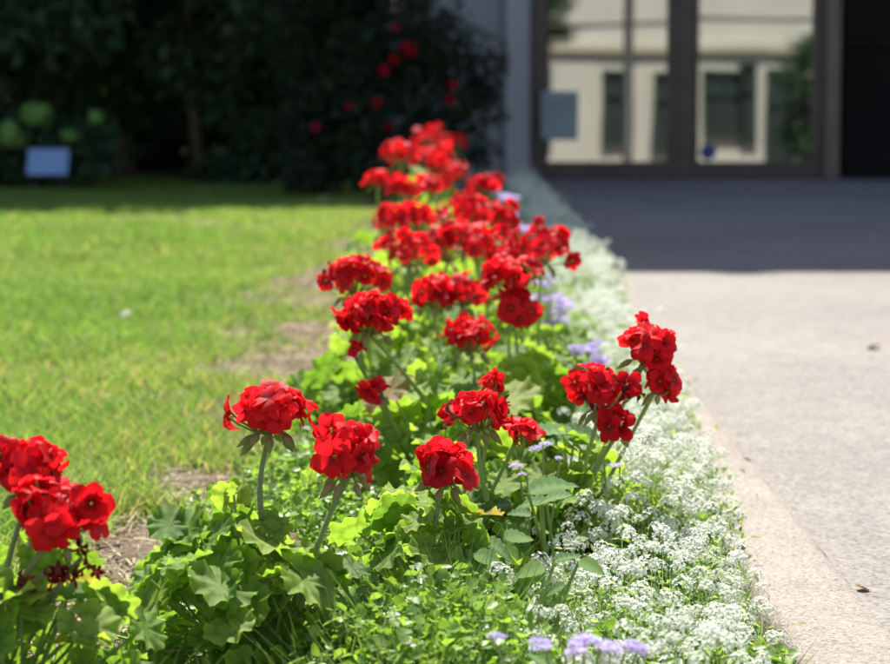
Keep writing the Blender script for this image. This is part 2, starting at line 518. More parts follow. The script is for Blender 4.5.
# lamp post by the road
lx = (628 - 445.0) / FPX * (28 + 7.0)
lp = empty('street_lamp', (lx, -7.0, gz(-7)), 'dark street lamp post mirrored in the left glass door', 'street lamp')
link('post', tubes_mesh('post', [([(0, 0, 0), (0, 0, 0.5), (0, 0, 0.52), (0.02, 0, 4.6)], [0.13, 0.13, 0.085, 0.07])], M['greymetal'], 12), lp)
link('lamp_head', tubes_mesh('lamp_head', [([(0.02, 0, 4.5), (-0.25, 0.0, 4.75), (-0.7, 0, 4.8)], [0.04, 0.04, 0.035]), ([(-0.5, 0, 4.78), (-0.6, 0, 4.76), (-1.0, 0, 4.77), (-1.05, 0, 4.77)], [0.03, 0.12, 0.1, 0.02])], M['greymetal'], 10), lp)


for i, (pa, pb, z) in enumerate(((520, 690, 24), (680, 860, 19))):
    cb = link('overhead_cable', tubes_mesh('overhead_cable', [(bend(((pa - 445) / FPX * 36, -8.0, CAM_H + (150 - z) / FPX * 36), ((pb - 445) / FPX * 36, -8.0, CAM_H + (150 - z + 2) / FPX * 36), (0, 0, -0.06), 8), [0.035] * 8)], M['greymetal'], 6))
    tag(cb, ['dark overhead cable mirrored across the left glass door', 'dark overhead cable mirrored across the right glass door'][i], 'cable', 'mirrored overhead cables')

# ---------------------------------------------------------------- leaf scatter for trees and shrubs
def leaf_cloud(name, centers, radii, per, size, cols, mat, flat=0.55, seed=1, droop=0.3):
    """many small folded leaves gathered in clumps; every leaf has its own colour"""
    rg = np.random.default_rng(seed)
    C = np.repeat(np.asarray(centers, float), per, 0); Rr = np.repeat(np.asarray(radii, float), per, 0)
    n = len(C)
    d = rg.normal(size=(n, 3)); d /= np.linalg.norm(d, axis=1, keepdims=True)
    P = C + d * (Rr * rg.random(n) ** 0.45)[:, None] * np.array([1, 1, flat + 0.25])
    nrm = d * 0.5 + rg.normal(size=(n, 3)) * 0.55 + np.array([0, 0, 0.75]); nrm /= np.linalg.norm(nrm, axis=1, keepdims=True)
    t = rg.normal(size=(n, 3)) + d * 0.8 - np.array([0, 0, droop]); t -= nrm * (t * nrm).sum(1)[:, None]; t /= np.linalg.norm(t, axis=1, keepdims=True)
    s = np.cross(nrm, t)
    L = (size * (0.6 + 0.8 * rg.random(n)))[:, None]
    V = np.stack([P, P + t * L * 0.5 + s * L * 0.26 + nrm * L * 0.08, P + t * L - nrm * L * 0.12, P + t * L * 0.5 - s * L * 0.26 + nrm * L * 0.08], 1).reshape(-1, 3)
    i = np.arange(n) * 4
    F = np.stack([np.stack([i, i + 1, i + 2], -1), np.stack([i, i + 2, i + 3], -1)], 1).reshape(-1, 3)
    k = rg.random((n, 1)); cl = np.asarray(cols[0]) * (1 - k) + np.asarray(cols[1]) * k
    cl = cl * (0.75 + 0.5 * rg.random((n, 1)))
    return np_mesh(name, V, F, mat, smooth=False, col=np.repeat(cl, 4, 0))


def branchy(base, top, r, n, spread, seed, z0=0.35):
    rd = random.Random(seed)
    base, top = Vector(base), Vector(top)
    path = bend(base, top, (rd.uniform(-.1, .1), rd.uniform(-.1, .1), 0), 8)
    tubes = [(path, [r * (1 - 0.8 * i / 7) for i in range(8)])]
    for k in range(n):
        f = z0 + (1 - z0) * (k + 0.5) / n
        p = base.lerp(top, f); a = k * 2.4 + rd.random()
        q = p + Vector((math.cos(a) * spread * (1.15 - f), math.sin(a) * spread * (1.15 - f), spread * rd.uniform(0.2, 0.6)))
        tubes.append((bend(p, q, (0, 0, 0.08), 5), [r * 0.4 * (1 - 0.17 * i) for i in range(5)]))
    return tubes


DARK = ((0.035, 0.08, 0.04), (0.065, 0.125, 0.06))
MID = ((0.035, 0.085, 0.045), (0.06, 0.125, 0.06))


def tree(name, x, y, label, h, r, z0, cols, seed, nclump=60, per=150, size=0.1, trunk=0.07, lean=0.0, group='shady trees at the back of the lawn'):
    rd = random.Random(seed)
    o = empty(name, (x, y, gz(y)), label, 'tree', group)
    link('trunk', tubes_mesh('trunk', branchy((0, 0, -0.1), (lean, 0, h * 0.9), trunk, 9, r * 0.9, seed, z0=min(0.7, z0 / h + 0.06)), M['bark'], 8), o)
    cs, rs = [], []
    for k in range(nclump):
        f = (k + 0.5) / nclump
        z = z0 + (h - z0) * f
        rad = r * (math.sin(math.pi * min(1, (0.22 + 0.78 * f))) ** 0.6 + 0.15) * math.sqrt(rd.random() * 0.95 + 0.05)
        a = rd.random() * 6.283
        cs.append((lean * f + math.cos(a) * rad, math.sin(a) * rad, z + rd.uniform(-.15, .15))); rs.append(rd.uniform(0.28, 0.5) * r * 0.75)
    link('crown', leaf_cloud('crown', cs, rs, per, size, cols, M['crown'], seed=seed), o)
    return o


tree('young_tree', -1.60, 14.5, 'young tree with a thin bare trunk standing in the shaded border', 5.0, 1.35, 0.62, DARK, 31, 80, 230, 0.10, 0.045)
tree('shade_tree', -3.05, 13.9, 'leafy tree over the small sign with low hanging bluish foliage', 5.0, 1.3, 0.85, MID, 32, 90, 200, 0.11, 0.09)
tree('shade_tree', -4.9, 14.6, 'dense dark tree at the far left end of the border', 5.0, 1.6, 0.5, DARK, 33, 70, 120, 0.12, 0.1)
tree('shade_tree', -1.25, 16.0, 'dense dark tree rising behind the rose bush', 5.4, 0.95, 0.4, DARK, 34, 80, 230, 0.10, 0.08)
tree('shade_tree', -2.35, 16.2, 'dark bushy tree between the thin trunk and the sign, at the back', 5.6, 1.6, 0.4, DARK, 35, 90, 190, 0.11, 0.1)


def hedge_shrub(x, y, h, r, label, seed, cols=DARK):
    rd = random.Random(seed)
    o = empty('hedge_shrub', (x, y, gz(y)), label, 'shrub', 'dark shrubs behind the lawn')
    link('stem', tubes_mesh('stem', branchy((0, 0, -0.05), (0.05, 0, h * 0.8), 0.04, 8, r * 0.8, seed, 0.1), M['bark'], 6), o)
    cs = [(rd.uniform(-r, r), rd.uniform(-0.5, 0.5) * r, rd.uniform(0.05, 1) * h) for _ in range(60)]
    link('foliage', leaf_cloud('foliage', cs, [r * rd.uniform(0.3, 0.45) for _ in cs], 130, 0.09, cols, M['crown'], seed=seed), o)


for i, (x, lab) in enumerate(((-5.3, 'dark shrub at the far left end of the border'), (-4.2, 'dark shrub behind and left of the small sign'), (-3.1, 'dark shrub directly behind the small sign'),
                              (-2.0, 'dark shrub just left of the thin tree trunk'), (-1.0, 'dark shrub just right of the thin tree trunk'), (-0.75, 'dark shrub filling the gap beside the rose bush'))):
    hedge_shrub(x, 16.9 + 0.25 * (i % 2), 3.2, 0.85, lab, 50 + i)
hedge_shrub(-0.95, 13.9, 1.7, 0.5, 'dark shrub added to close the sunlit gap behind the left side of the rose bush', 57)  # extra shrub, added to cover sunlit ground showing past the rose bush
# evergreen mass added behind, dense down low to block sunlight leaking through
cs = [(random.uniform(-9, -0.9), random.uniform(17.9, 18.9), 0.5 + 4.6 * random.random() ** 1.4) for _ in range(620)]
tag(link('sun_blocking_wood', leaf_cloud('sun_blocking_wood', cs, [0.6] * len(cs), 90, 0.16, DARK, M['crown'], seed=70)),
    'dark far wood added to block the sun behind the shrubs', 'wood', kind='stuff')
# conifer mirrored in the right door
mt = empty('street_tree', (mir(806) * 35 / 42, -7.0, gz(-7)), 'dark green street tree mirrored in the right glass door', 'tree')
link('trunk', tubes_mesh('trunk', branchy((0, 0, 0), (0, 0, 2.6), 0.06, 6, 0.4, 4), M['bark'], 8), mt)
cs = [(random.gauss(0, 0.2), random.gauss(0, 0.25), 0.6 + 2.0 * f) for f in np.linspace(0, 1, 40)]
link('crown', leaf_cloud('crown', cs, [0.3] * 40, 120, 0.09, MID, M['crown'], seed=77), mt)

mt = empty('street_tree', ((556 - 445) / FPX * 37, -9.0 + 0.4, gz(-8.6)), 'dark green tree top mirrored at the upper left of the left glass door', 'tree')
link('trunk', tubes_mesh('trunk', branchy((-0.35, 0, 0), (-0.1, 0, 4.0), 0.06, 6, 0.4, 5, 0.6), M['bark'], 8), mt)
cs = [(random.gauss(-0.12, 0.2), random.gauss(0, 0.25), 2.75 + 2.0 * f) for f in np.linspace(0, 1, 30)]
link('crown', leaf_cloud('crown', cs, [0.25] * 30, 120, 0.09, MID, M['crown'], seed=78), mt)

# ---------------------------------------------------------------- flower meshes
def petal_arrays(az, L, W, lift, curl, ruffle, seed, r0=0.06, nt=5, ns=4, tilt=0.0):
    rd = random.Random(seed)
    V, F, rad = [], [], []
    ph = rd.random() * 6.28
    for i in range(nt):
        t = i / (nt - 1)
        wd = W * (0.16 + 1.02 * math.sin(math.pi * min(1, 0.12 + 0.80 * t)) ** 0.85 * (0.35 + 0.65 * t)) * (1 if t < 0.99 else 0.72)
        for j in range(ns):
            s = j / (ns - 1) * 2 - 1
            x = L * (r0 + (1 - r0) * t) * (1 - 0.10 * abs(s) ** 2 * t + (0.0 if t < 1 else -0.06 * (1 - abs(s))))
            y = wd * s
            z = L * (lift * t - curl * t * t * t) + L * ruffle * t * math.sin(s * 3.4 + ph + 2.0 * t) + tilt * y
            V.append((x * math.cos(az) - y * math.sin(az), x * math.sin(az) + y * math.cos(az), z)); rad.append(t)
    for i in range(nt - 1):
        for j in range(ns - 1):
            a = i * ns + j
            F.append((a, a + 1, a + 1 + ns, a + ns))
    return V, F, rad


def flower_mesh(name, mat, npet, seed, L=1.0, W=0.47, lift=0.35, curl=0.22, ruffle=0.10, layers=1, nt=5, ns=4):
    rd = random.Random(seed)
    V, F, rad = [], [], []
    for ly in range(layers):
        for k in range(npet):
            az = 6.2832 * (k + 0.5 * ly) / npet + rd.uniform(-.18, .18)
            v, f, r_ = petal_arrays(az, L * (1 - 0.28 * ly) * rd.uniform(0.88, 1.08), W * rd.uniform(0.85, 1.1) * (1 - 0.2 * ly), lift * rd.uniform(0.5, 1.4) + 0.55 * ly,
                                    curl * rd.uniform(0.4, 1.4), ruffle * rd.uniform(0.6, 1.5), seed * 31 + k + 7 * ly, nt=nt, ns=ns, tilt=rd.uniform(-.25, .25))
            b = len(V)
            V += v; rad += r_; F += [tuple(b + q for q in ff) for ff in f]
    return np_mesh(name, V, F, mat, attrs={'rad': rad})


FLORETS = [flower_mesh('floret', M['red_petal'], n, 100 + i, layers=ly, lift=lf, curl=cu, ruffle=0.06 + 0.02 * (i % 3))
           for i, (n, ly, lf, cu) in enumerate(((5, 1, .30, .25), (5, 1, .10, .15), (5, 1, .22, .2), (5, 2, .3, .3), (5, 1, .6, .3), (5, 1, .2, .4)))]
WITHERED = [flower_mesh('withered_floret', M['withered'], 5, 140 + i, W=0.3, lift=0.9, curl=0.9, ruffle=0.25) for i in range(2)]
ROSES = [flower_mesh('bloom', M['rose'], 6, 160 + i, layers=3, lift=0.5, curl=0.3, ruffle=0.05) for i in range(2)]
HYD = [flower_mesh('floret', M['green_floret'], 4, 170, lift=0.1, curl=0.2, nt=3, ns=3, W=0.55)]


def leaf_mesh_round(name, seed):
    """geranium leaf: round, lobed and scalloped, ruffled margin, sinus at -x"""
    rd = random.Random(seed)
    nr = 54
    V, rad, vein = [(-0.12, 0, -0.05)], [0.0], [0.6]
    p1, p2, p3 = rd.random() * 6.28, rd.random() * 6.28, rd.random() * 6.28
    cup = rd.uniform(-0.10, 0.24); fold = rd.uniform(0.0, 0.22)
    rings = (0.36, 0.70, 1.0)
    for rr in rings:
        for k in range(nr):
            th = -math.pi * 0.955 + 2 * math.pi * 0.955 * k / (nr - 1)
            lobe = 1.0 + rr * (0.05 * math.cos(th * 7) + 0.045 * math.cos(th * 21) * (rr > 0.9)) - 0.12 * (abs(th) / math.pi) ** 6
            r_ = rr * lobe
            x, y = r_ * math.cos(th), r_ * math.sin(th) * 1.08
            z = cup * rr * rr - fold * (abs(y) * -0.8) * rr + 0.09 * rr * rr * math.sin(th * 5 + p1) + 0.11 * rr ** 3 * math.sin(th * 10 + p2) + 0.02 * rr * math.cos(th * 7 + math.pi)
            V.append((x, y, z)); rad.append(rr)
            vein.append(max(0, math.cos(th * 7)) ** 3 * (1.0 - 0.35 * rr) if rr < 0.95 else 0.35 * max(0, math.cos(th * 7)))
    T = [(0, 1 + k, 2 + k, 2 + k) for k in range(nr - 1)]
    F4, F3 = [], [(0, 1 + k, 2 + k) for k in range(nr - 1)]
    for q in range(2):
        for k in range(nr - 1):
            a = 1 + q * nr + k
            F3 += [(a, a + nr, a + nr + 1), (a, a + nr + 1, a + 1)]
    return np_mesh(name, V, F3, M['geranium_leaf'], attrs={'rad': rad, 'vein': vein})


def leaf_mesh_ovate(name, seed, mat, ratio=0.34):
    rd = random.Random(seed)
    V, vein, F = [], [], []
    nt, ns = 13, 5
    curl = rd.uniform(0.1, 0.35)
    for i in range(nt):
        t = i / (nt - 1)
        wd = ratio * (math.sin(math.pi * t ** 0.75) ** 0.8 if 0 < t < 1 else 0.02)
        for j in range(ns):
            s = (j / (ns - 1)) * 2 - 1
            V.append((t - 0.12 * abs(s) * wd, wd * s * (1 + (0.06 if i % 2 else -0.03)), 0.14 * abs(s) * wd * 2 - curl * t * t + 0.022 * (1 if i % 2 else -1) * abs(s) ** 0.5 * (t < 0.95)))
            vein.append(1.0 if j == 2 else (0.35 if i % 2 else 0.0))
    for i in range(nt - 1):
        for j in range(ns - 1):
            a = i * ns + j
            F.append((a, a + 1, a + 1 + ns, a + ns))
    return np_mesh(name, V, F, mat, attrs={'vein': vein})


GLEAVES = [leaf_mesh_round('leaf', 200 + i) for i in range(8)]
OVATES = [leaf_mesh_ovate('leaf', 220 + i, M['broad_leaf']) for i in range(4)]


# ---------------------------------------------------------------- geraniums
def bud_arrays(p, d, L, r):
    p, d = Vector(p), Vector(d).normalized()
    return ([p, p + d * L * 0.25, p + d * L * 0.6, p + d * L], [r * 0.4, r, r * 0.85, r * 0.12])


def flower_head(plant, wpos, rad, squash=0.72, n=28, tilt=(0, 0), buds=7, seed=1, fl=0.0225, cap=0.15, withered=0.0):
    """umbel: pedicels and drooping buds, with every floret a child of the head"""
    rd = random.Random(seed)
    loc = Vector(wpos) - plant.location
    up = Vector((tilt[0], tilt[1], 1)).normalized()
    rot = up.to_track_quat('Z', 'Y').to_matrix().to_4x4()
    node_p = Vector((0, 0, -rad * squash * 0.75))
    tubes, fls = [], []
    n = max(4, int(n * 0.9))
    ax, ay = rd.uniform(0.88, 1.14), rd.uniform(0.88, 1.14)
    gaps = [(rd.uniform(0, 6.28), rd.uniform(-0.1, 0.7)) for _ in range(2)]
    for k in range(n):
        z = 1 - (1 + cap) * (k + 0.5) / n           # from the top down to slightly below the equator
        a = k * 2.39996 + rd.uniform(-.3, .3)
        q = math.sqrt(max(0, 1 - z * z))
        nv = Vector((q * math.cos(a), q * math.sin(a), z))
        if n > 10 and any(abs((a - ga + 3.14159) % 6.28318 - 3.14159) < 0.5 and abs(z - gz_) < 0.22 for ga, gz_ in gaps): continue
        rr = rad * rd.uniform(0.60, 1.16) - fl * 0.5
        p = Vector((nv.x * rr * ax, nv.y * rr * ay, nv.z * rr * squash))
        on = (nv + Vector((rd.gauss(0, .5), rd.gauss(0, .5), rd.gauss(0.1, .45)))).normalized()
        fls.append((p, on, rd.uniform(0, 6.28), fl * rd.uniform(0.72, 1.10)))
        tubes.append((bend(node_p, p, (nv.x * 0.004, nv.y * 0.004, -0.002), 4), [0.0011] * 3 + [0.0016]))
    for k in range(buds):
        a = k * 6.283 / max(1, buds) + rd.uniform(-.4, .4)
        p = node_p + Vector((math.cos(a) * rad * 0.38, math.sin(a) * rad * 0.38, rd.uniform(-0.004, 0.004)))
        d = Vector((math.cos(a) * 0.6, math.sin(a) * 0.6, -0.9 + rd.uniform(-.2, .5)))
        tubes.append((bend(node_p, p, (0, 0, 0.005), 4), [0.0012] * 4))
        tubes.append(bud_arrays(p, d, rd.uniform(0.015, 0.025), rd.uniform(0.0036, 0.0054)))
    hd = link('flower_head', tubes_mesh('flower_head', tubes, M['bud'], 5), plant, mat=Matrix.Translation(loc) @ rot)
    for i, (p, on, tw, s) in enumerate(fls):
        wi = rd.random() < withered
        link('withered_floret' if wi else 'floret', rd.choice(WITHERED if wi else FLORETS), hd, mat=Matrix.Translation(p) @ align(on, tw) @ Matrix.Scale(s * (0.75 if wi else 1), 4))
    return loc + rot @ node_p


def geranium(base, label, heads, leaves, R_, H_, lr=0.034, seed=1, tall=None, stems_from=None, off=(0, 0)):
    rd = random.Random(seed)
    x, y = base
    pl = empty('geranium', (x, y, gz(y) + 0.005), label, 'geranium', 'red geraniums in the flower bed')
    # leaves: a loose dome, each leaf on its own stalk
    stalks = []
    hub = [Vector((rd.uniform(-.03, .03), rd.uniform(-.03, .03), H_ * rd.uniform(0.2, 0.5))) for _ in range(5)]
    for hb in hub:
        stalks.append((bend((0, 0, -0.01), hb, (hb.x * 0.2, 0, 0), 4), [0.0065, 0.006, 0.0055, 0.005]))
    for k in range(leaves):
        f = (k + 0.5) / leaves
        a = k * 2.39996 + rd.uniform(-.35, .35)
        r_ = R_ * math.sqrt(f) * rd.uniform(0.8, 1.15)
        z = H_ * (1.0 - 0.72 * f ** 1.5) * rd.uniform(0.8, 1.12)
        if rd.random() < 0.25: z *= 0.6
        p = Vector((math.cos(a) * r_ + off[0], math.sin(a) * r_ + off[1], z))
        outw = Vector((math.cos(a), math.sin(a), 0))
        nv = Vector((0, 0, 1)) + outw * (0.25 + 0.7 * f) + Vector((rd.gauss(0, .5), rd.gauss(0, .5), 0))
        s = lr * rd.uniform(0.62, 1.2)
        mat = Matrix.Translation(p) @ frame(nv, outw + Vector((rd.gauss(0, .3), rd.gauss(0, .3), -0.2))) @ Matrix.Scale(s, 4)
        link('leaf', rd.choice(GLEAVES), pl, mat=mat)
        at_ = mat @ Vector((-0.12, 0, -0.05))
        stalks.append((bend(rd.choice(hub), at_, (0, 0, -0.01), 4), [0.0021, 0.0019, 0.0017, 0.0014]))
    link('leaf_stalks', tubes_mesh('leaf_stalks', stalks, M['stem'], 5), pl)
    for i, hd in enumerate(heads):
        hd = dict(hd)
        px, py, d, wpx = hd.pop('at')
        st = hd.pop('stem', None)
        rad = wpx / 2.0 / FPX * d * (1.3 if 3.9 < d < 5 else 1.12 if d > 3.3 else 1.0)
        nd = flower_head(pl, at(px, py, d), rad, seed=seed * 10 + i, **hd)
        s0 = (at(*st) - pl.location) if st else Vector((rd.uniform(-.02, .02), rd.uniform(-.02, .02), H_ * 0.3))
        link('flower_stem', tubes_mesh('flower_stem', [(bend(s0, nd, (rd.uniform(-.008, .008), rd.uniform(-.008, .008), 0), 7), [0.0036, 0.0033, 0.0029, 0.0027, 0.0026, 0.0026, 0.0034])], M['stem'], 8), pl)
    return pl


def withered_stalk(pl, w0, w1, seed, n=4):
    rd = random.Random(seed)
    s0, s1 = at(*w0) - pl.location, at(*w1) - pl.location
    st = link('withered_stalk', tubes_mesh('withered_stalk', [(bend(s0, s1, (0, 0, 0.008), 6), [0.0024] * 6)], M['bud'], 6), pl)
    for k in range(n):
        p = s1 + Vector((rd.gauss(0, .009), rd.gauss(0, .009), rd.gauss(-.006, .008)))
        link('withered_floret', rd.choice(WITHERED), st, mat=Matrix.Translation(p) @ align((rd.gauss(0, 1), rd.gauss(0, 1), rd.gauss(-.5, .6)), rd.random() * 6) @ Matrix.Scale(rd.uniform(0.008, 0.013), 4))


geranium((-0.205, 2.20), 'nearest red geranium with two long-stemmed flower heads above a dark leafy mound at bottom left', [
    dict(at=(270, 414, 2.27, 94), n=34, squash=0.62, buds=11, stem=(262, 520, 2.22), cap=0.05),
    dict(at=(350, 454, 2.22, 90), n=22, squash=0.78, buds=6, tilt=(0.1, -0.25), stem=(300, 610, 2.18), fl=0.026)],
    104, 0.135, 0.205, 0.029, 301)
pA = geranium((-0.415, 1.98), 'red geranium cut by the left edge, with a big double flower head and withered stalks', [
    dict(at=(32, 468, 2.02, 92), n=26, squash=0.7, buds=3, stem=(0, 610, 1.96), fl=0.025),
    dict(at=(58, 514, 1.97, 104), n=26, squash=0.66, buds=5, tilt=(0.2, -0.4), stem=(-5, 625, 1.95), fl=0.027)],
    60, 0.13, 0.205, 0.028, 302, off=(0.03, 0.02))
for i, (a, b, n) in enumerate((((5, 640, 1.96), (48, 570, 1.95), 5), ((30, 640, 1.98), (82, 558, 1.98), 5), ((0, 620, 1.95), (72, 512, 1.99), 1), ((-5, 600, 1.95), (12, 590, 1.95), 6))):
    withered_stalk(pA, a, b, 900 + i, n)
geranium((-0.01, 2.52), 'red geranium with one small loose flower head low in the middle of the bed', [
    dict(at=(444, 469, 2.48, 74), n=17, squash=0.7, buds=6, tilt=(0.1, -0.3), stem=(432, 545, 2.48), fl=0.025)],
    60, 0.13, 0.15, 0.029, 303)
geranium((0.03, 2.80), 'red geranium with a wide ragged flower head and one tiny head above it', [
    dict(at=(478, 413, 2.66, 72), n=22, squash=0.72, buds=6, stem=(487, 500, 2.68), withered=0.15),
    dict(at=(520, 430, 2.64, 42), n=7, squash=0.8, buds=1, tilt=(0.3, -0.3)),
    dict(at=(492, 383, 2.78, 30), n=6, squash=0.7, buds=2, fl=0.019)],
    56, 0.13, 0.15, 0.031, 304)
geranium((0.16, 2.82), 'red geranium leaning over the white alyssum towards the kerb, heads drooping and partly faded', [
    dict(at=(600, 392, 2.72, 80), n=24, squash=0.72, buds=5, withered=0.28, cap=0.3),
    dict(at=(618, 425, 2.71, 44), n=8, squash=0.9, buds=1, tilt=(0.2, -0.5)),
    dict(at=(648, 346, 2.76, 66), n=24, squash=0.85, buds=4, tilt=(0.25, -0.2), cap=0.3),
    dict(at=(661, 380, 2.75, 44), n=11, squash=1.0, buds=2, tilt=(0.5, -0.4), cap=0.4)],
    44, 0.12, 0.17, 0.031, 305)
geranium((-0.035, 3.15), 'red geranium leaning out over the lawn side with a drooping dense head', [
    dict(at=(371, 316, 3.02, 74), n=34, squash=0.72, buds=5, cap=0.35, stem=(425, 400, 3.1)),
    dict(at=(357, 350, 3.0, 24), n=4, squash=1.0, buds=0, fl=0.013),
    dict(at=(375, 390, 2.96, 34), n=9, squash=0.9, buds=2, tilt=(-0.8, 0.1))],
    48, 0.15, 0.20, 0.038, 306)
geranium((0.05, 3.45), 'red geranium with a single tight round head in the centre of the bed', [
    dict(at=(470, 337, 3.36, 52), n=26, squash=0.75, buds=4, cap=0.3)],
    48, 0.15, 0.19, 0.038, 307)
geranium((-0.11, 3.75), 'red geranium with its head standing out furthest left over the bare soil', [
    dict(at=(355, 279, 3.45, 60), n=28, squash=0.7, buds=5, cap=0.2)],
    40, 0.14, 0.20, 0.036, 308)
geranium((0.0, 3.85), 'red geranium with a wide flat double head in the middle row', [
    dict(at=(432, 293, 3.68, 46), n=22, squash=0.75, buds=3, cap=0.3), dict(at=(462, 293, 3.72, 48), n=20, squash=0.7, buds=3, cap=0.3)],
    42, 0.15, 0.19, 0.037, 309)
geranium((0.12, 3.75), 'red geranium with a tall drooping head beside the lilac flowers', [
    dict(at=(510, 278, 3.56, 54), n=26, squash=0.75, buds=4, cap=0.2), dict(at=(516, 306, 3.54, 48), n=18, squash=0.9, buds=3, cap=0.4, tilt=(0.1, -0.4))],
    42, 0.14, 0.19, 0.036, 310)
geranium((-0.06, 4.35), 'red geranium with two crowded heads at the left of the middle cluster', [
    dict(at=(408, 250, 4.08, 50), n=26, squash=0.75, buds=3, cap=0.4), dict(at=(448, 240, 4.16, 56), n=30, squash=0.85, buds=3, cap=0.4)],
    38, 0.15, 0.21, 0.037, 311)
geranium((0.10, 4.3), 'red geranium with two heads at the right of the middle cluster', [
    dict(at=(500, 250, 4.1, 50), n=28, squash=0.8, buds=3, cap=0.4), dict(at=(524, 254, 4.06, 40), n=18, squash=0.8, buds=2, cap=0.4), dict(at=(474, 240, 4.2, 40), n=20, squash=0.8, buds=2, cap=0.4)],
    36, 0.14, 0.20, 0.036, 312)
geranium((0.19, 4.1), 'red geranium with a head bulging over the white alyssum in the middle cluster', [
    dict(at=(546, 246, 3.92, 50), n=28, squash=0.8, buds=4, cap=0.4, tilt=(0.2, -0.1))],
    30, 0.12, 0.18, 0.035, 313)
geranium((-0.10, 4.85), 'red geranium with two small heads behind and left of the middle cluster', [
    dict(at=(388, 222, 4.6, 40), n=22, squash=0.65, buds=3), dict(at=(418, 220, 4.7, 40), n=20, squash=0.7, buds=3)],
    34, 0.15, 0.22, 0.037, 314)
geranium((0.06, 4.95), 'red geranium with two heads side by side behind the middle cluster', [
    dict(at=(463, 212, 4.72, 46), n=24, squash=0.7, buds=3, cap=0.3), dict(at=(495, 219, 4.7, 44), n=22, squash=0.75, buds=3, cap=0.3)],
    34, 0.15, 0.21, 0.037, 315)
geranium((0.09, 5.65), 'red geranium with a lone head at the right of the far cluster', [
    dict(at=(486, 186, 5.5, 34), n=20, squash=0.65, buds=3)],
    32, 0.15, 0.22, 0.037, 316)
geranium((-0.07, 5.5), 'red geranium with a wide head low in the far cluster', [
    dict(at=(402, 189, 5.25, 40), n=20, squash=0.55, buds=3), dict(at=(430, 185, 5.35, 36), n=18, squash=0.65, buds=3)],
    32, 0.15, 0.24, 0.037, 317)
geranium((-0.17, 6.0), 'red geranium with a small head at the left of the far cluster', [
    dict(at=(377, 180, 5.75, 28), n=18, squash=0.6, buds=3)],
    28, 0.14, 0.24, 0.036, 318)
geranium((-0.10, 6.3), 'red geranium with the tallest head at the far end of the sunlit row', [
    dict(at=(401, 154, 6.0, 40), n=26, squash=0.7, buds=3), ],
    30, 0.15, 0.28, 0.037, 319)
geranium((0.01, 6.4), 'red geranium with three small heads at the far end of the sunlit row', [
    dict(at=(432, 162, 6.1, 40), n=24, squash=0.7, buds=3), dict(at=(450, 175, 6.05, 36), n=20, squash=0.7, buds=3), dict(at=(443, 153, 6.2, 26), n=14, squash=0.7, buds=2)],
    32, 0.15, 0.27, 0.037, 320)
geranium((-0.03, 8.15), 'red geranium in the building shade behind the sunlit row', [
    dict(at=(435, 141, 8.0, 44), n=28, squash=0.75, buds=3), dict(at=(455, 146, 8.05, 28), n=16, squash=0.8, buds=2), dict(at=(400, 160, 8.0, 26), n=14, squash=0.8, buds=2)],
    34, 0.17, 0.30, 0.04, 321)


# ---------------------------------------------------------------- green plants in the bed
def leafy_plant(base, label, spots, seed):
    rd = random.Random(seed)
    pl = empty('leafy_plant', (base[0], base[1], gz(base[1])), label, 'plant', 'broad-leaved plants in the bed')
    st = []
    for (px, py, d, wpx, ang) in spots:
        p = at(px, py, d) - pl.location
        L = wpx / FPX * d * 1.15
        a = R(ang)
        dirv = Vector((math.cos(a), 0.35 * math.sin(a * 3), math.sin(a) * 0.5 - 0.05)).normalized()
        p0 = p - dirv * L * 0.5
        nv = Vector((rd.gauss(0, .35), -0.45 + rd.gauss(0, .25), 1))
        link('leaf', rd.choice(OVATES), pl, mat=Matrix.Translation(p0) @ frame(nv, dirv) @ Matrix.Scale(L, 4))
        st.append((bend((rd.uniform(-.01, .01), rd.uniform(-.01, .01), 0), p0, (0, 0, 0.01), 5), [0.003, 0.0026, 0.0023, 0.002, 0.0016]))
    link('stems', tubes_mesh('stems', st, M['stem'], 5), pl)


leafy_plant((0.13, 2.62), 'broad dark-leaved plant rising out of the alyssum in the middle', [
    (553, 492, 2.5, 44, 10), (556, 516, 2.46, 36, -50), (530, 500, 2.55, 30, 160), (520, 520, 2.5, 26, 200), (545, 470, 2.6, 24, 80)], 401)
leafy_plant((0.10, 2.35), 'broad pale-leaved plant among the lower alyssum near the bottom', [
    (530, 572, 2.26, 28, 200), (566, 553, 2.3, 26, 60), (592, 567, 2.28, 26, -30), (552, 585, 2.24, 24, 170)], 402)
leafy_plant((0.17, 2.95), 'broad pale-leaved plant under the leaning geranium heads', [
    (562, 430, 2.82, 48, 20), (585, 437, 2.85, 38, -10), (540, 440, 2.85, 28, 150)], 403)
leafy_plant((0.02, 2.60), 'broad shaded plant under the low red flower head', [
    (500, 545, 2.45, 36, -20), (470, 555, 2.44, 34, 190), (520, 535, 2.5, 30, 30), (486, 565, 2.4, 28, -60)], 404)


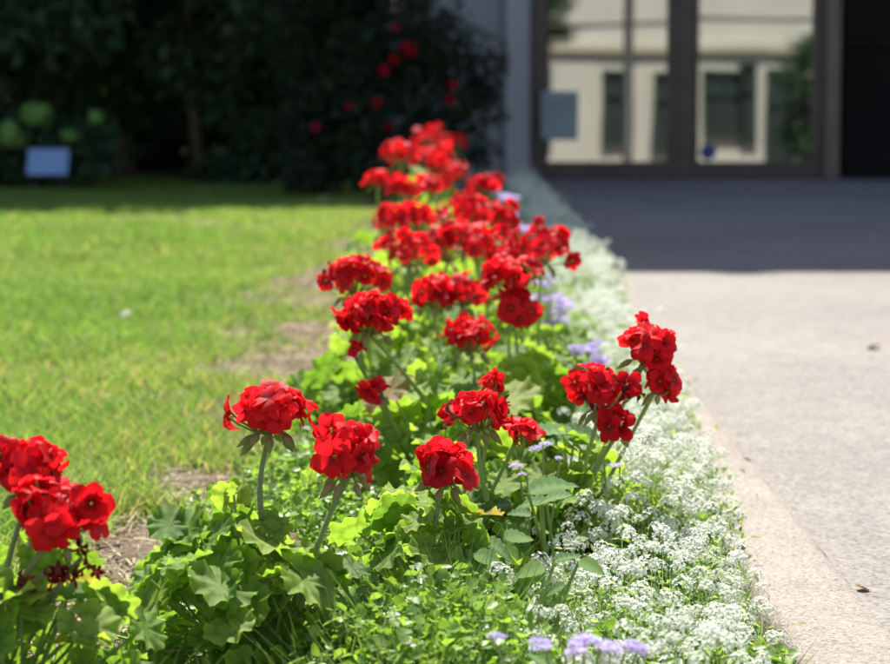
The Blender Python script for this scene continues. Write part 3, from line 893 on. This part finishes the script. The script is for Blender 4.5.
def leaf_bits(name, P, size, cols, seed, mat, up=0.8, ratio=0.42):
    rg = np.random.default_rng(seed)
    n = len(P)
    nrm = rg.normal(size=(n, 3)) * 0.5 + np.array([0, 0, up]); nrm /= np.linalg.norm(nrm, axis=1, keepdims=True)
    t = rg.normal(size=(n, 3)); t -= nrm * (t * nrm).sum(1)[:, None]; t /= np.linalg.norm(t, axis=1, keepdims=True)
    s = np.cross(nrm, t)
    L = (size * (0.55 + 0.9 * rg.random(n)))[:, None]
    V = np.stack([P, P + t * L * 0.35 + s * L * ratio + nrm * L * .1, P + t * L * 0.75 + s * L * ratio * .8 + nrm * L * .06, P + t * L - nrm * L * .08,
                  P + t * L * 0.75 - s * L * ratio * .8 + nrm * L * .06, P + t * L * 0.35 - s * L * ratio + nrm * L * .1], 1).reshape(-1, 3)
    i = np.arange(n) * 6
    F = np.stack([np.stack([i, i + 1, i + 2, i + 3], -1), np.stack([i, i + 3, i + 4, i + 5], -1)], 1).reshape(-1, 4)
    k = rg.random((n, 1)); cl = (np.asarray(cols[0]) * (1 - k) + np.asarray(cols[1]) * k) * (0.7 + 0.6 * rg.random((n, 1)))
    return np_mesh(name, V, F, mat, col=np.repeat(cl, 6, 0))


def blades(n, X, Y, Z, hgt, wid, lean, cols, rg):
    """curved tapering blades, five vertices each"""
    a = rg.random(n) * 6.2832
    dx, dy = np.cos(a), np.sin(a)
    b = rg.random(n) * 6.2832
    wx, wy = np.cos(b) * wid / 2, np.sin(b) * wid / 2
    ln = lean * (0.3 + rg.random(n)) * hgt
    V = np.empty((n, 5, 3), np.float32)
    for q, (f, sgn, wf) in enumerate(((0, 1, 1), (0, -1, 1), (0.55, 1, 0.8), (0.55, -1, 0.8), (1, 0, 0))):
        V[:, q, 0] = X + dx * ln * f * f + sgn * wx * wf
        V[:, q, 1] = Y + dy * ln * f * f + sgn * wy * wf
        V[:, q, 2] = Z + hgt * f * (1 - 0.25 * lean * f)
    i = np.arange(n) * 5
    F = np.stack([np.stack([i, i + 1, i + 3], -1), np.stack([i, i + 3, i + 2], -1), np.stack([i + 2, i + 3, i + 4], -1)], 1).reshape(-1, 3)
    return V.reshape(-1, 3), F, np.repeat(cols, 5, 0)


# ground cover: small-leaved weeds through the bed
rg = np.random.default_rng(500)
n = 120000
Y = 1.85 + 6.0 * rg.random(n) ** 1.7
X = -0.52 + 0.87 * rg.random(n)
dens = noise2(X, Y, 0.10, 501) * 0.65 + noise2(X, Y, 0.3, 502) * 0.5
edge = np.interp(Y, [2.0, 2.6, 3.2, 4.0, 5.0, 7.0], [-0.47, -0.43, -0.40, -0.31, -0.25, -0.22])
left = np.clip((X - edge) / 0.16, 0, 1)
lush = np.exp(-((X - 0.0) / 0.12) ** 2 - ((Y - 2.2) / 0.25) ** 2)
dens = dens + 0.25 * lush
keep = (dens * left > 0.31 + 0.12 * (1 - left))
X, Y, dens, lush = X[keep], Y[keep], dens[keep], lush[keep]
hm = 0.012 + 0.11 * np.clip(dens - 0.34, 0, 0.5) * 1.9 + 0.05 * lush
Z = SLOPE * Y + 0.005 + hm * rg.random(len(X)) ** 0.6
tag(link('weed_ground_cover', leaf_bits('weed_ground_cover', np.stack([X, Y, Z], -1), 0.0115, ((0.11, 0.22, 0.04), (0.25, 0.38, 0.08)), 503, M['small_leaf'])),
    'low green small-leaved weeds covering the soil between the geraniums', 'ground cover', kind='stuff')
sel = rg.random(len(X)) < 0.10
ns = int(sel.sum())
V, F, C_ = blades(ns, X[sel], Y[sel], SLOPE * Y[sel], hm[sel] * 1.4 + 0.01, np.full(ns, 0.0022), 0.5, np.tile(np.array([[0.13, 0.2, 0.06]]), (ns, 1)) * (0.7 + 0.6 * rg.random((ns, 1))), rg)
tag(link('weed_stalks', np_mesh('weed_stalks', V, F, M['grass'], col=C_)), 'thin green stalks standing in the weed ground cover', 'ground cover', kind='stuff')

# ---------------------------------------------------------------- lawn grass
rg = np.random.default_rng(600)


def grass_zone(y0, y1, density, hgt, wid, name, label):
    wmax = 0.205 * y1 + 2.6
    n = int(density * (y1 - y0) * wmax)
    Y = y0 + (y1 - y0) * rg.random(n); X = -0.30 - wmax * rg.random(n)
    side = -(0.205 * Y + 0.45) - X                             # thinner where only another viewpoint looks
    ok = rg.random(n) > np.clip(side / 0.5, 0, 0.55)
    X, Y = X[ok], Y[ok]
    bed = np.clip((-0.38 - X) / 0.42, 0, 1)                     # 0 at the bed edge, 1 out on the lawn
    pat = 0.6 * noise2(X, Y, 0.35, 601) + 0.4 * noise2(X, Y, 0.09, 602)
    far = np.clip((Y - 3.0) / 2, 0, 1)
    bare = np.exp(-((X + 0.30) / 0.28) ** 2 - ((Y - 5.2) / 1.0) ** 2) + 0.8 * np.exp(-((X + 0.40) / 0.2) ** 2 - ((Y - 7.2) / 0.9) ** 2) + 0.75 * np.exp(-((X + 0.42) / 0.13) ** 2 - ((Y - 2.6) / 0.5) ** 2)
    k = pat + 0.55 * bed - 0.38 * np.clip(bare, 0, 1) > 0.33 + 0.20 * rg.random(len(X))
    X, Y, pat, bed = X[k], Y[k], pat[k], bed[k]
    n = len(X)
    Z = SLOPE * Y - 0.004
    tall = noise2(X, Y, 0.22, 603)
    h = hgt * (0.45 + 0.8 * rg.random(n)) * (0.6 + 0.8 * tall)
    dry = (rg.random(n) < 0.06 + 0.16 * np.clip(noise2(X, Y, 0.8, 604) - 0.45, 0, 1) * 2 + 0.2 * (1 - bed))[:, None]
    tone = noise2(X, Y, 0.6, 605)[:, None] * 0.6 + rg.random((n, 1)) * 0.4
    g = np.array([[0.135, 0.265, 0.05]]) * (1 - tone) + np.array([[0.27, 0.39, 0.09]]) * tone
    cl = np.where(dry, np.array([[0.46, 0.40, 0.19]]), g) * (0.75 + 0.5 * rg.random((n, 1)))
    V, F, C_ = blades(n, X, Y, Z, h, np.full(n, wid) * (0.7 + 0.6 * rg.random(n)), 0.75, cl, rg)
    tag(link(name, np_mesh(name, V, F, M['grass'], col=C_)), label, 'grass', kind='stuff')
    return n


grass_zone(1.9, 4.2, 26000, 0.060, 0.0032, 'near_grass', 'bright green grass blades in the near part of the lawn')
grass_zone(4.2, 8.0, 16000, 0.046, 0.0040, 'middle_grass', 'sunlit yellow-green grass across the middle of the lawn')
grass_zone(8.0, 14.6, 8000, 0.044, 0.0065, 'far_grass', 'grass at the far end of the lawn, partly in tree shade')

# straw, dead grass and leaf litter on the bare soil
n = 26000
Y = 1.9 + 6.5 * rg.random(n) ** 1.5
X = -0.40 + 0.17 * rg.standard_normal(n)
X = np.where(rg.random(n) < 0.25, -0.4 + 0.75 * rg.random(n), X)
L = 0.010 + 0.034 * rg.random(n) ** 1.5; a = rg.random(n) * 6.283
W_ = 0.0008 + 0.0012 * rg.random(n)
zz = SLOPE * Y + 0.006 + 0.012 * rg.random(n); el = rg.normal(0, .25, n)
t_ = np.stack([np.cos(a), np.sin(a), el], -1) * L[:, None]; s_ = np.stack([-np.sin(a), np.cos(a), rg.normal(0, .5, n)], -1) * W_[:, None]
P = np.stack([X, Y, zz], -1)
V = np.stack([P - t_ / 2 - s_, P + t_ / 2 - s_, P + t_ / 2 + s_, P - t_ / 2 + s_], 1).reshape(-1, 3)
cl = np.array([[0.5, 0.42, 0.28]]) * (0.35 + 0.8 * rg.random((n, 1)))
i = np.arange(n) * 4
tag(link('dry_straw_litter', np_mesh('dry_straw_litter', V, np.stack([i, i + 1, i + 2, i + 3], -1), M['straw'], smooth=False, col=np.repeat(cl, 4, 0))),
    'dry straw and dead grass bits scattered on the bare soil', 'litter', kind='stuff')

DRY = [leaf_mesh_ovate('dry_leaf', 240 + i, M['dry_leaf'], 0.42) for i in range(2)]


def dry_leaf(px, py, h, s, rot, label, pave=False):
    z0 = PAVE_H if pave else 0.0
    d = (CAM_H - z0 - h) * FPX / (py - 84.0)
    p = at(px, py, d); p.z = gz(d) + z0 + h
    o = link('dry_leaf', DRY[int(px) % 2], None, mat=Matrix.Translation(p) @ Matrix.Rotation(rot, 4, 'Z') @ Matrix.Rotation(0.25, 4, 'Y') @ Matrix.Scale(s, 4))
    tag(o, label, 'leaf', 'fallen dry leaves')


dry_leaf(742, 459, 0.006, 0.020, 0.4, 'small dark fallen leaf on the pavement close to the kerb', True)
dry_leaf(880, 345, 0.010, 0.045, 2.6, 'curled dry leaf on the pavement at the right edge', True)
dry_leaf(856, 590, 0.006, 0.024, 0.2, 'dry leaf scrap on the pavement near the lower right corner', True)
dry_leaf(236, 488, 0.012, 0.055, 0.5, 'brown dead leaf beside the tall flower stem at the lawn edge')
dry_leaf(225, 500, 0.012, 0.05, 2.2, 'tan dead leaf lying on the lawn edge behind the nearest geranium')
dry_leaf(726, 604, 0.012, 0.05, 1.2, 'dry brown leaf tucked in the gap beside the kerb')


# ---------------------------------------------------------------- alyssum border
def cluster_arrays(seed, n=24):
    """one alyssum cluster: a low dome of tiny four-petalled flowers, unit radius"""
    rd = random.Random(seed)
    V, F, C_ = [], [], []
    for k in range(n):
        z = 1 - 1.25 * (k + 0.5) / n
        q = math.sqrt(max(0, 1 - z * z)); a = k * 2.39996 + rd.uniform(-.25, .25)
        nv = Vector((q * math.cos(a), q * math.sin(a), z + 0.25)).normalized()
        p = Vector((q * math.cos(a) * rd.uniform(.85, 1.1), q * math.sin(a) * rd.uniform(.85, 1.1), z * 0.9))
        mt_ = Matrix.Translation(p) @ align(nv + Vector((rd.gauss(0, .2), rd.gauss(0, .2), 0)), rd.random() * 6.28)
        s = rd.uniform(0.24, 0.36)
        b = len(V)
        V.append(mt_ @ Vector((0, 0, -0.06))); C_.append((0.60, 0.66, 0.42))
        for j in range(8):
            r_ = s if j % 2 == 0 else s * 0.52
            V.append(mt_ @ Vector((r_ * math.cos(j * math.pi / 4 + .2), r_ * math.sin(j * math.pi / 4 + .2), 0.05 if j % 2 == 0 else 0)))
            sh = rd.uniform(0.84, 0.92)
            C_.append((sh * 0.985, sh, sh * 0.99))
        F += [(b, b + 1 + j, b + 1 + (j + 1) % 8) for j in range(8)]
    return np.array([tuple(v) for v in V], np.float32), np.array(F, np.int32), np.array(C_, np.float32)


CL = [cluster_arrays(700 + i, 16 + 3 * i) for i in range(4)]
CLM = [np_mesh('flower_cluster', v, f, M['white_petal'], smooth=False, col=c) for v, f, c in CL]


def aly_x(y):
    return (np.interp(y, [1.8, 2.2, 2.9, 4.0, 5.5, 7.7, 10, 13.5], [0.00, 0.06, 0.15, 0.25, 0.30, 0.32, 0.33, 0.34]),
            np.interp(y, [1.8, 2.3, 3.0, 4.0, 5.0, 7.0, 10, 13.5], [0.30, 0.335, 0.385, 0.42, 0.445, 0.50, 0.52, 0.50]))


ORD = ['nearest', 'second', 'third', 'fourth', 'fifth', 'sixth', 'seventh', 'eighth', 'ninth', 'tenth', 'eleventh', 'twelfth', 'thirteenth', 'fourteenth']
edges = [1.87, 2.12, 2.44, 2.78, 3.14, 3.55, 4.05, 4.6, 5.3, 6.1, 7.1, 8.4, 10.2, 12.6]
for q in range(len(edges) - 1):
    y0, y1 = edges[q], edges[q + 1]
    rd = random.Random(800 + q); rg2 = np.random.default_rng(800 + q)
    yc = (y0 + y1) / 2; xl, xr = aly_x(yc)
    near = yc < 4.4
    lab = ('%s clump of white alyssum along the kerb, counted from the near end' % ORD[q]).replace('nearest clump', 'nearest clump')
    if yc > 8: lab += ', in building shade'
    cl_o = empty('alyssum', (float(xl + xr) / 2, yc, gz(yc)), lab, 'alyssum', 'white alyssum border along the kerb')
    area = (y1 - y0) * (xr - xl)
    n = int(min(480, area * 2700)) if near else int(area * 2300)
    Y = y0 - 0.02 + (y1 - y0 + 0.04) * rg2.random(n)
    xa, xb = aly_x(Y)
    fx = rg2.random(n)
    X = xa + (xb - xa) * fx + 0.02 * rg2.standard_normal(n)
    mound = (0.5 + 0.5 * np.clip(np.sin(math.pi * np.clip(fx * 0.9 + 0.05, 0, 1)), 0, 1) ** 0.6) * (0.65 + 0.6 * noise2(X, Y, 0.12, 77))
    over = np.clip((X - KERB_IN + 0.01) / 0.02, 0, 1) * (PAVE_H + 0.012)
    Z = np.maximum(0.128 * mound + 0.017 * rg2.standard_normal(n), over + 0.012 + 0.02 * rg2.random(n))
    gap = noise2(X, Y, 0.055, 78) * 0.7 + 0.3 * rg2.random(n)
    ok = gap > (0.42 if near else 0.41)
    X, Y, Z, fx, over = X[ok], Y[ok], Z[ok], fx[ok], over[ok]
    n = len(X)
    size = rg2.uniform(0.0068, 0.0120, n) * (1 if near else 1.15)
    ox, oy, oz = cl_o.location
    base_z = SLOPE * Y
    if near:
        for k in range(n):
            nv = Vector((rd.gauss(0, .25) + (fx[k] - .5) * .5, rd.gauss(-.1, .25), 1))
            link('flower_cluster', CLM[k % 4], cl_o, mat=Matrix.Translation((X[k] - ox, Y[k] - oy, base_z[k] + Z[k] - oz)) @ align(nv, rd.random() * 6.28) @ Matrix.Scale(float(size[k]), 4))
    else:
        Vs, Fs, Cs, off = [], [], [], 0
        for k in range(n):
            v, f, c = CL[k % 4]
            a = rd.random() * 6.28
            rot = np.array([[math.cos(a), -math.sin(a), 0], [math.sin(a), math.cos(a), 0], [0, 0, 1]])
            Vs.append((v @ rot.T) * size[k] + np.array([X[k] - ox, Y[k] - oy, base_z[k] + Z[k] - oz])); Fs.append(f + off); Cs.append(c); off += len(v)
        tag(link('flower_clusters', np_mesh('flower_clusters', np.concatenate(Vs), np.concatenate(Fs), M['white_petal'], smooth=False, col=np.concatenate(Cs)), cl_o), kind='stuff')
    # stems under each cluster and the narrow leaves
    rr = 11 if near else 8
    Xs, Ys = np.repeat(X, rr) + 0.012 * rg2.standard_normal(n * rr), np.repeat(Y, rr) + 0.012 * rg2.standard_normal(n * rr)
    overs = np.clip((Xs - KERB_IN + 0.01) / 0.02, 0, 1) * (PAVE_H + 0.004)
    hb = np.maximum(np.repeat(Z, rr) * rg2.uniform(0.2, 0.86, n * rr), 0.010)
    zb = np.maximum(overs, hb * rg2.choice([0.0, 0.35, 0.55, 0.7], n * rr))
    Pf = np.stack([Xs - ox, Ys - oy, SLOPE * Ys + np.maximum(overs + 0.004, hb) - oz], -1)
    tag(link('foliage', leaf_bits('foliage', Pf, 0.013 if near else 0.018, ((0.15, 0.245, 0.10), (0.33, 0.43, 0.26)), 820 + q, M['small_leaf'], up=0.5, ratio=0.16), cl_o), kind='stuff')
    # flower stalks
    V, F, C_ = blades(n, X - ox, Y - oy, base_z + np.clip(over - 0.0, 0, 1) * 0.5 - oz, Z - over * 0.5, np.full(n, 0.0016), 0.0, np.tile(np.array([[0.32, 0.43, 0.18]]), (n, 1)), rg2)
    tag(link('stalks', np_mesh('stalks', V, F, M['grass'], col=C_), cl_o), kind='stuff')


# ---------------------------------------------------------------- lilac floss flowers (ageratum)
def floss_mesh(seed):
    rd = random.Random(seed)
    V, F = [], []
    for k in range(110):
        z = 1 - 1.0 * (k + 0.5) / 110; q = math.sqrt(max(0, 1 - z * z)); a = k * 2.39996
        nv = Vector((q * math.cos(a) + rd.gauss(0, .15), q * math.sin(a) + rd.gauss(0, .15), z + 0.1)).normalized()
        t = nv.orthogonal().normalized(); t.rotate(Matrix.Rotation(rd.random() * 6, 3, nv))
        L = rd.uniform(0.8, 1.05)
        p = Vector((nv.x * 0.4, nv.y * 0.4, nv.z * 0.1)); e = Vector((nv.x * L, nv.y * L, nv.z * L * 0.55))
        b = len(V)
        V += [tuple(p), tuple(e + t * 0.07), tuple(e - t * 0.07)]; F.append((b, b + 1, b + 2))
    return np_mesh('flower_tuft', V, F, M['lilac'], smooth=False)


FLOSS = [floss_mesh(850 + i) for i in range(3)]


def ageratum(label, d, tufts, seed, leaves=8):
    rd = random.Random(seed)
    pts = [at(px, py, d + rd.uniform(-.03, .03)) for px, py, w_ in tufts]
    cx = sum(p.x for p in pts) / len(pts)
    pl = empty('ageratum', (cx, d + 0.03, gz(d)), label, 'ageratum', 'lilac ageratum plants in the bed')
    st = []
    for p, (px, py, w_) in zip(pts, tufts):
        q = p - pl.location
        s = w_ / 2 / FPX * d
        for k in range(1 if w_ < 14 else 2):
            qq = q + Vector((rd.gauss(0, s * .4), rd.gauss(0, s * .6), rd.gauss(-.002, s * .3)))
            link('flower_tuft', rd.choice(FLOSS), pl, mat=Matrix.Translation(qq) @ align((rd.gauss(0, .2), rd.gauss(-.15, .2), 1), rd.random() * 6) @ Matrix.Scale(s * rd.uniform(.75, 1.0), 4))
        st.append((bend((rd.uniform(-.01, .01), 0, 0), q, (0, 0, 0.005), 5), [0.0013] * 5))
    for k in range(leaves):
        a = k * 2.4; r_ = rd.uniform(0.01, 0.05); dv = Vector((math.cos(a), math.sin(a), 0.1))
        p = Vector((math.cos(a) * r_ * 1.5, math.sin(a) * r_, rd.uniform(0.04, 0.13)))
        link('leaf', rd.choice(OVATES), pl, mat=Matrix.Translation(p) @ frame((rd.gauss(0, .3), rd.gauss(-.2, .3), 1), dv) @ Matrix.Scale(rd.uniform(0.025, 0.04), 4))
    link('stems', tubes_mesh('stems', st, M['stem'], 5), pl)


ageratum('lilac ageratum with a row of flat tufts at the bottom edge of the bed', 1.87, [(490, 635, 20), (545, 643, 32), (564, 648, 28), (585, 643, 36), (612, 646, 36), (637, 652, 30), (600, 646, 28), (573, 644, 26), (626, 648, 24)], 861, 34)
ageratum('lone lilac ageratum tuft among the white alyssum beside the broad dark leaves', 2.72, [(620, 467, 15), (604, 462, 10)], 862, 4)
ageratum('pale lilac ageratum buds under the ragged red flower head', 2.68, [(543, 445, 19), (519, 465, 15), (527, 472, 13), (560, 460, 10)], 863, 5)
ageratum('lilac ageratum between the alyssum and the drooping red head', 3.75, [(588, 355, 28), (602, 361, 24), (575, 350, 20), (594, 366, 22)], 864)
ageratum('lilac ageratum to the right of the tall drooping red head', 4.2, [(548, 305, 26), (558, 318, 30), (545, 286, 24), (553, 328, 24), (540, 296, 22), (562, 304, 22), (550, 276, 18)], 865)
ageratum('lilac ageratum behind the middle cluster of red heads', 5.3, [(513, 224, 24), (520, 232, 20), (530, 226, 18), (506, 214, 20)], 866)
ageratum('lilac ageratum beside the lone far red head', 6.3, [(506, 195, 20), (497, 188, 16), (516, 202, 18), (478, 205, 16)], 867)

# ---------------------------------------------------------------- rose bush, hydrangea and the small sign in the shade
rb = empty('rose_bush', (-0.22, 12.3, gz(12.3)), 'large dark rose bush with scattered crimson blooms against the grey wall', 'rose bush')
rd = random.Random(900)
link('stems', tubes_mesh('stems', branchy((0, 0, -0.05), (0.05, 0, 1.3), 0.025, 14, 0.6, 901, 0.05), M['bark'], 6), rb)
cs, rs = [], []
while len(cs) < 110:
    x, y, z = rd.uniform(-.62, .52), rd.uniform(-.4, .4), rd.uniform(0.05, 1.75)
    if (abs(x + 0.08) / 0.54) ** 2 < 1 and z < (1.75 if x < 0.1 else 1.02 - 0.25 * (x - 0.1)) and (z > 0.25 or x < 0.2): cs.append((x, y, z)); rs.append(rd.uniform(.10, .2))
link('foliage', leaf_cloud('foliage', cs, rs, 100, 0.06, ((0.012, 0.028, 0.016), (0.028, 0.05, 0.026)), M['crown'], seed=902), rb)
for i, (px, py, s) in enumerate(((411, 51, 15), (404, 47, 10), (394, 60, 11), (384, 71, 11), (377, 104, 12), (350, 106, 10), (450, 102, 14), (394, 10, 10), (396, 28, 8), (389, 128, 9), (315, 128, 10), (453, 86, 9), (440, 128, 9))):
    p = at(px, py, 11.85 + 0.1 * rd.random()) - rb.location
    link('bloom', ROSES[i % 2], rb, mat=Matrix.Translation(p) @ align((rd.gauss(0, .3), -1, 0.6), rd.random() * 6) @ Matrix.Scale(s / 2 / FPX * 11.9 * 1.12, 4))

hy = empty('hydrangea', (-2.55, 13.15, gz(13.15)), 'hydrangea with pale green round flower heads above the small sign', 'hydrangea')
rd = random.Random(910)
cs = [(rd.uniform(-.5, .5), rd.uniform(-.1, .25), rd.uniform(0.05, 0.42)) for _ in range(30)]
link('foliage', leaf_cloud('foliage', cs, [0.14] * 30, 70, 0.09, MID, M['crown'], seed=911), hy)
tubes = []
for (px, py, s) in ((38, 115, 32), (8, 136, 34), (97, 118, 18), (70, 136, 18), (-30, 120, 30)):
    p = at(px, py, 12.95) - hy.location
    r_ = s / 2 / FPX * 12.95
    hd = link('flower_head', tubes_mesh('flower_head', [([p + Vector((0, 0, -r_ * .6)), p, p + Vector((0, 0, r_ * .5))], [r_ * .4, r_ * .75, r_ * .2])], M['bud'], 10), hy)
    for k in range(46):
        z = 1 - 1.7 * (k + .5) / 46; q = math.sqrt(max(0, 1 - z * z)); a = k * 2.39996
        nv = Vector((q * math.cos(a), q * math.sin(a), z))
        link('floret', HYD[0], hd, mat=Matrix.Translation(p + Vector((nv.x, nv.y, nv.z * 0.85)) * r_ * rd.uniform(0.7, 1.08)) @ align(nv + Vector((rd.gauss(0, .3), rd.gauss(0, .3), 0)), a) @ Matrix.Scale(r_ * rd.uniform(0.28, 0.44), 4))
    tubes.append((bend((rd.uniform(-.1, .1), 0.05, 0), p, (0, 0, 0.02), 5), [0.006] * 5))
link('stems', tubes_mesh('stems', tubes, M['bark'], 6), hy)

sg = empty('garden_sign', (at(48, 160, 12.8).x, 12.8, gz(12.8)), 'small pale blue-white sign on two short legs in front of the shrubs', 'sign')
b = boxes_mesh('board', [(-0.118, 0.118, -0.008, 0.008, -0.085, 0.085)], M['board'], 0.003)
bd = link('board', b, sg, mat=Matrix.Translation((0, 0, 0.19)) @ Matrix.Rotation(R(-28), 4, 'X'))
link('board_frame', boxes_mesh('board_frame', [(-0.128, -0.1185, -0.012, 0.012, -0.095, 0.095), (0.1185, 0.128, -0.012, 0.012, -0.095, 0.095),
                                             (-0.118, 0.118, -0.012, 0.012, 0.0855, 0.095), (-0.118, 0.118, -0.012, 0.012, -0.095, -0.0855)], M['greymetal']), bd)
for x in (-0.09, 0.09):
    link('leg', tubes_mesh('leg', [([(x, 0.02, -0.05), (x, 0.02, 0.13)], [0.009, 0.009])], M['greymetal'], 8), sg)

# a few white clover heads in the lawn
def clover(px, py, label):
    d = (CAM_H - 0.045) * FPX / (py - 84.0)
    p = at(px, py, d)
    o = empty('clover', (p.x, d, gz(d)), label, 'flower', 'white clover heads in the lawn')
    link('flower_cluster', CLM[2], o, mat=Matrix.Translation((0, 0, 0.05)) @ Matrix.Scale(0.014, 4))
    link('stalk', tubes_mesh('stalk', [([(0, 0, 0), (0, 0, 0.05)], [0.0012, 0.001])], M['stem'], 5), o)


clover(126, 317, 'white clover head alone in the middle of the sunlit lawn')
clover(323, 199, 'white clover head at the edge of the lawn shade near the bed')

bpy.context.view_layer.update()
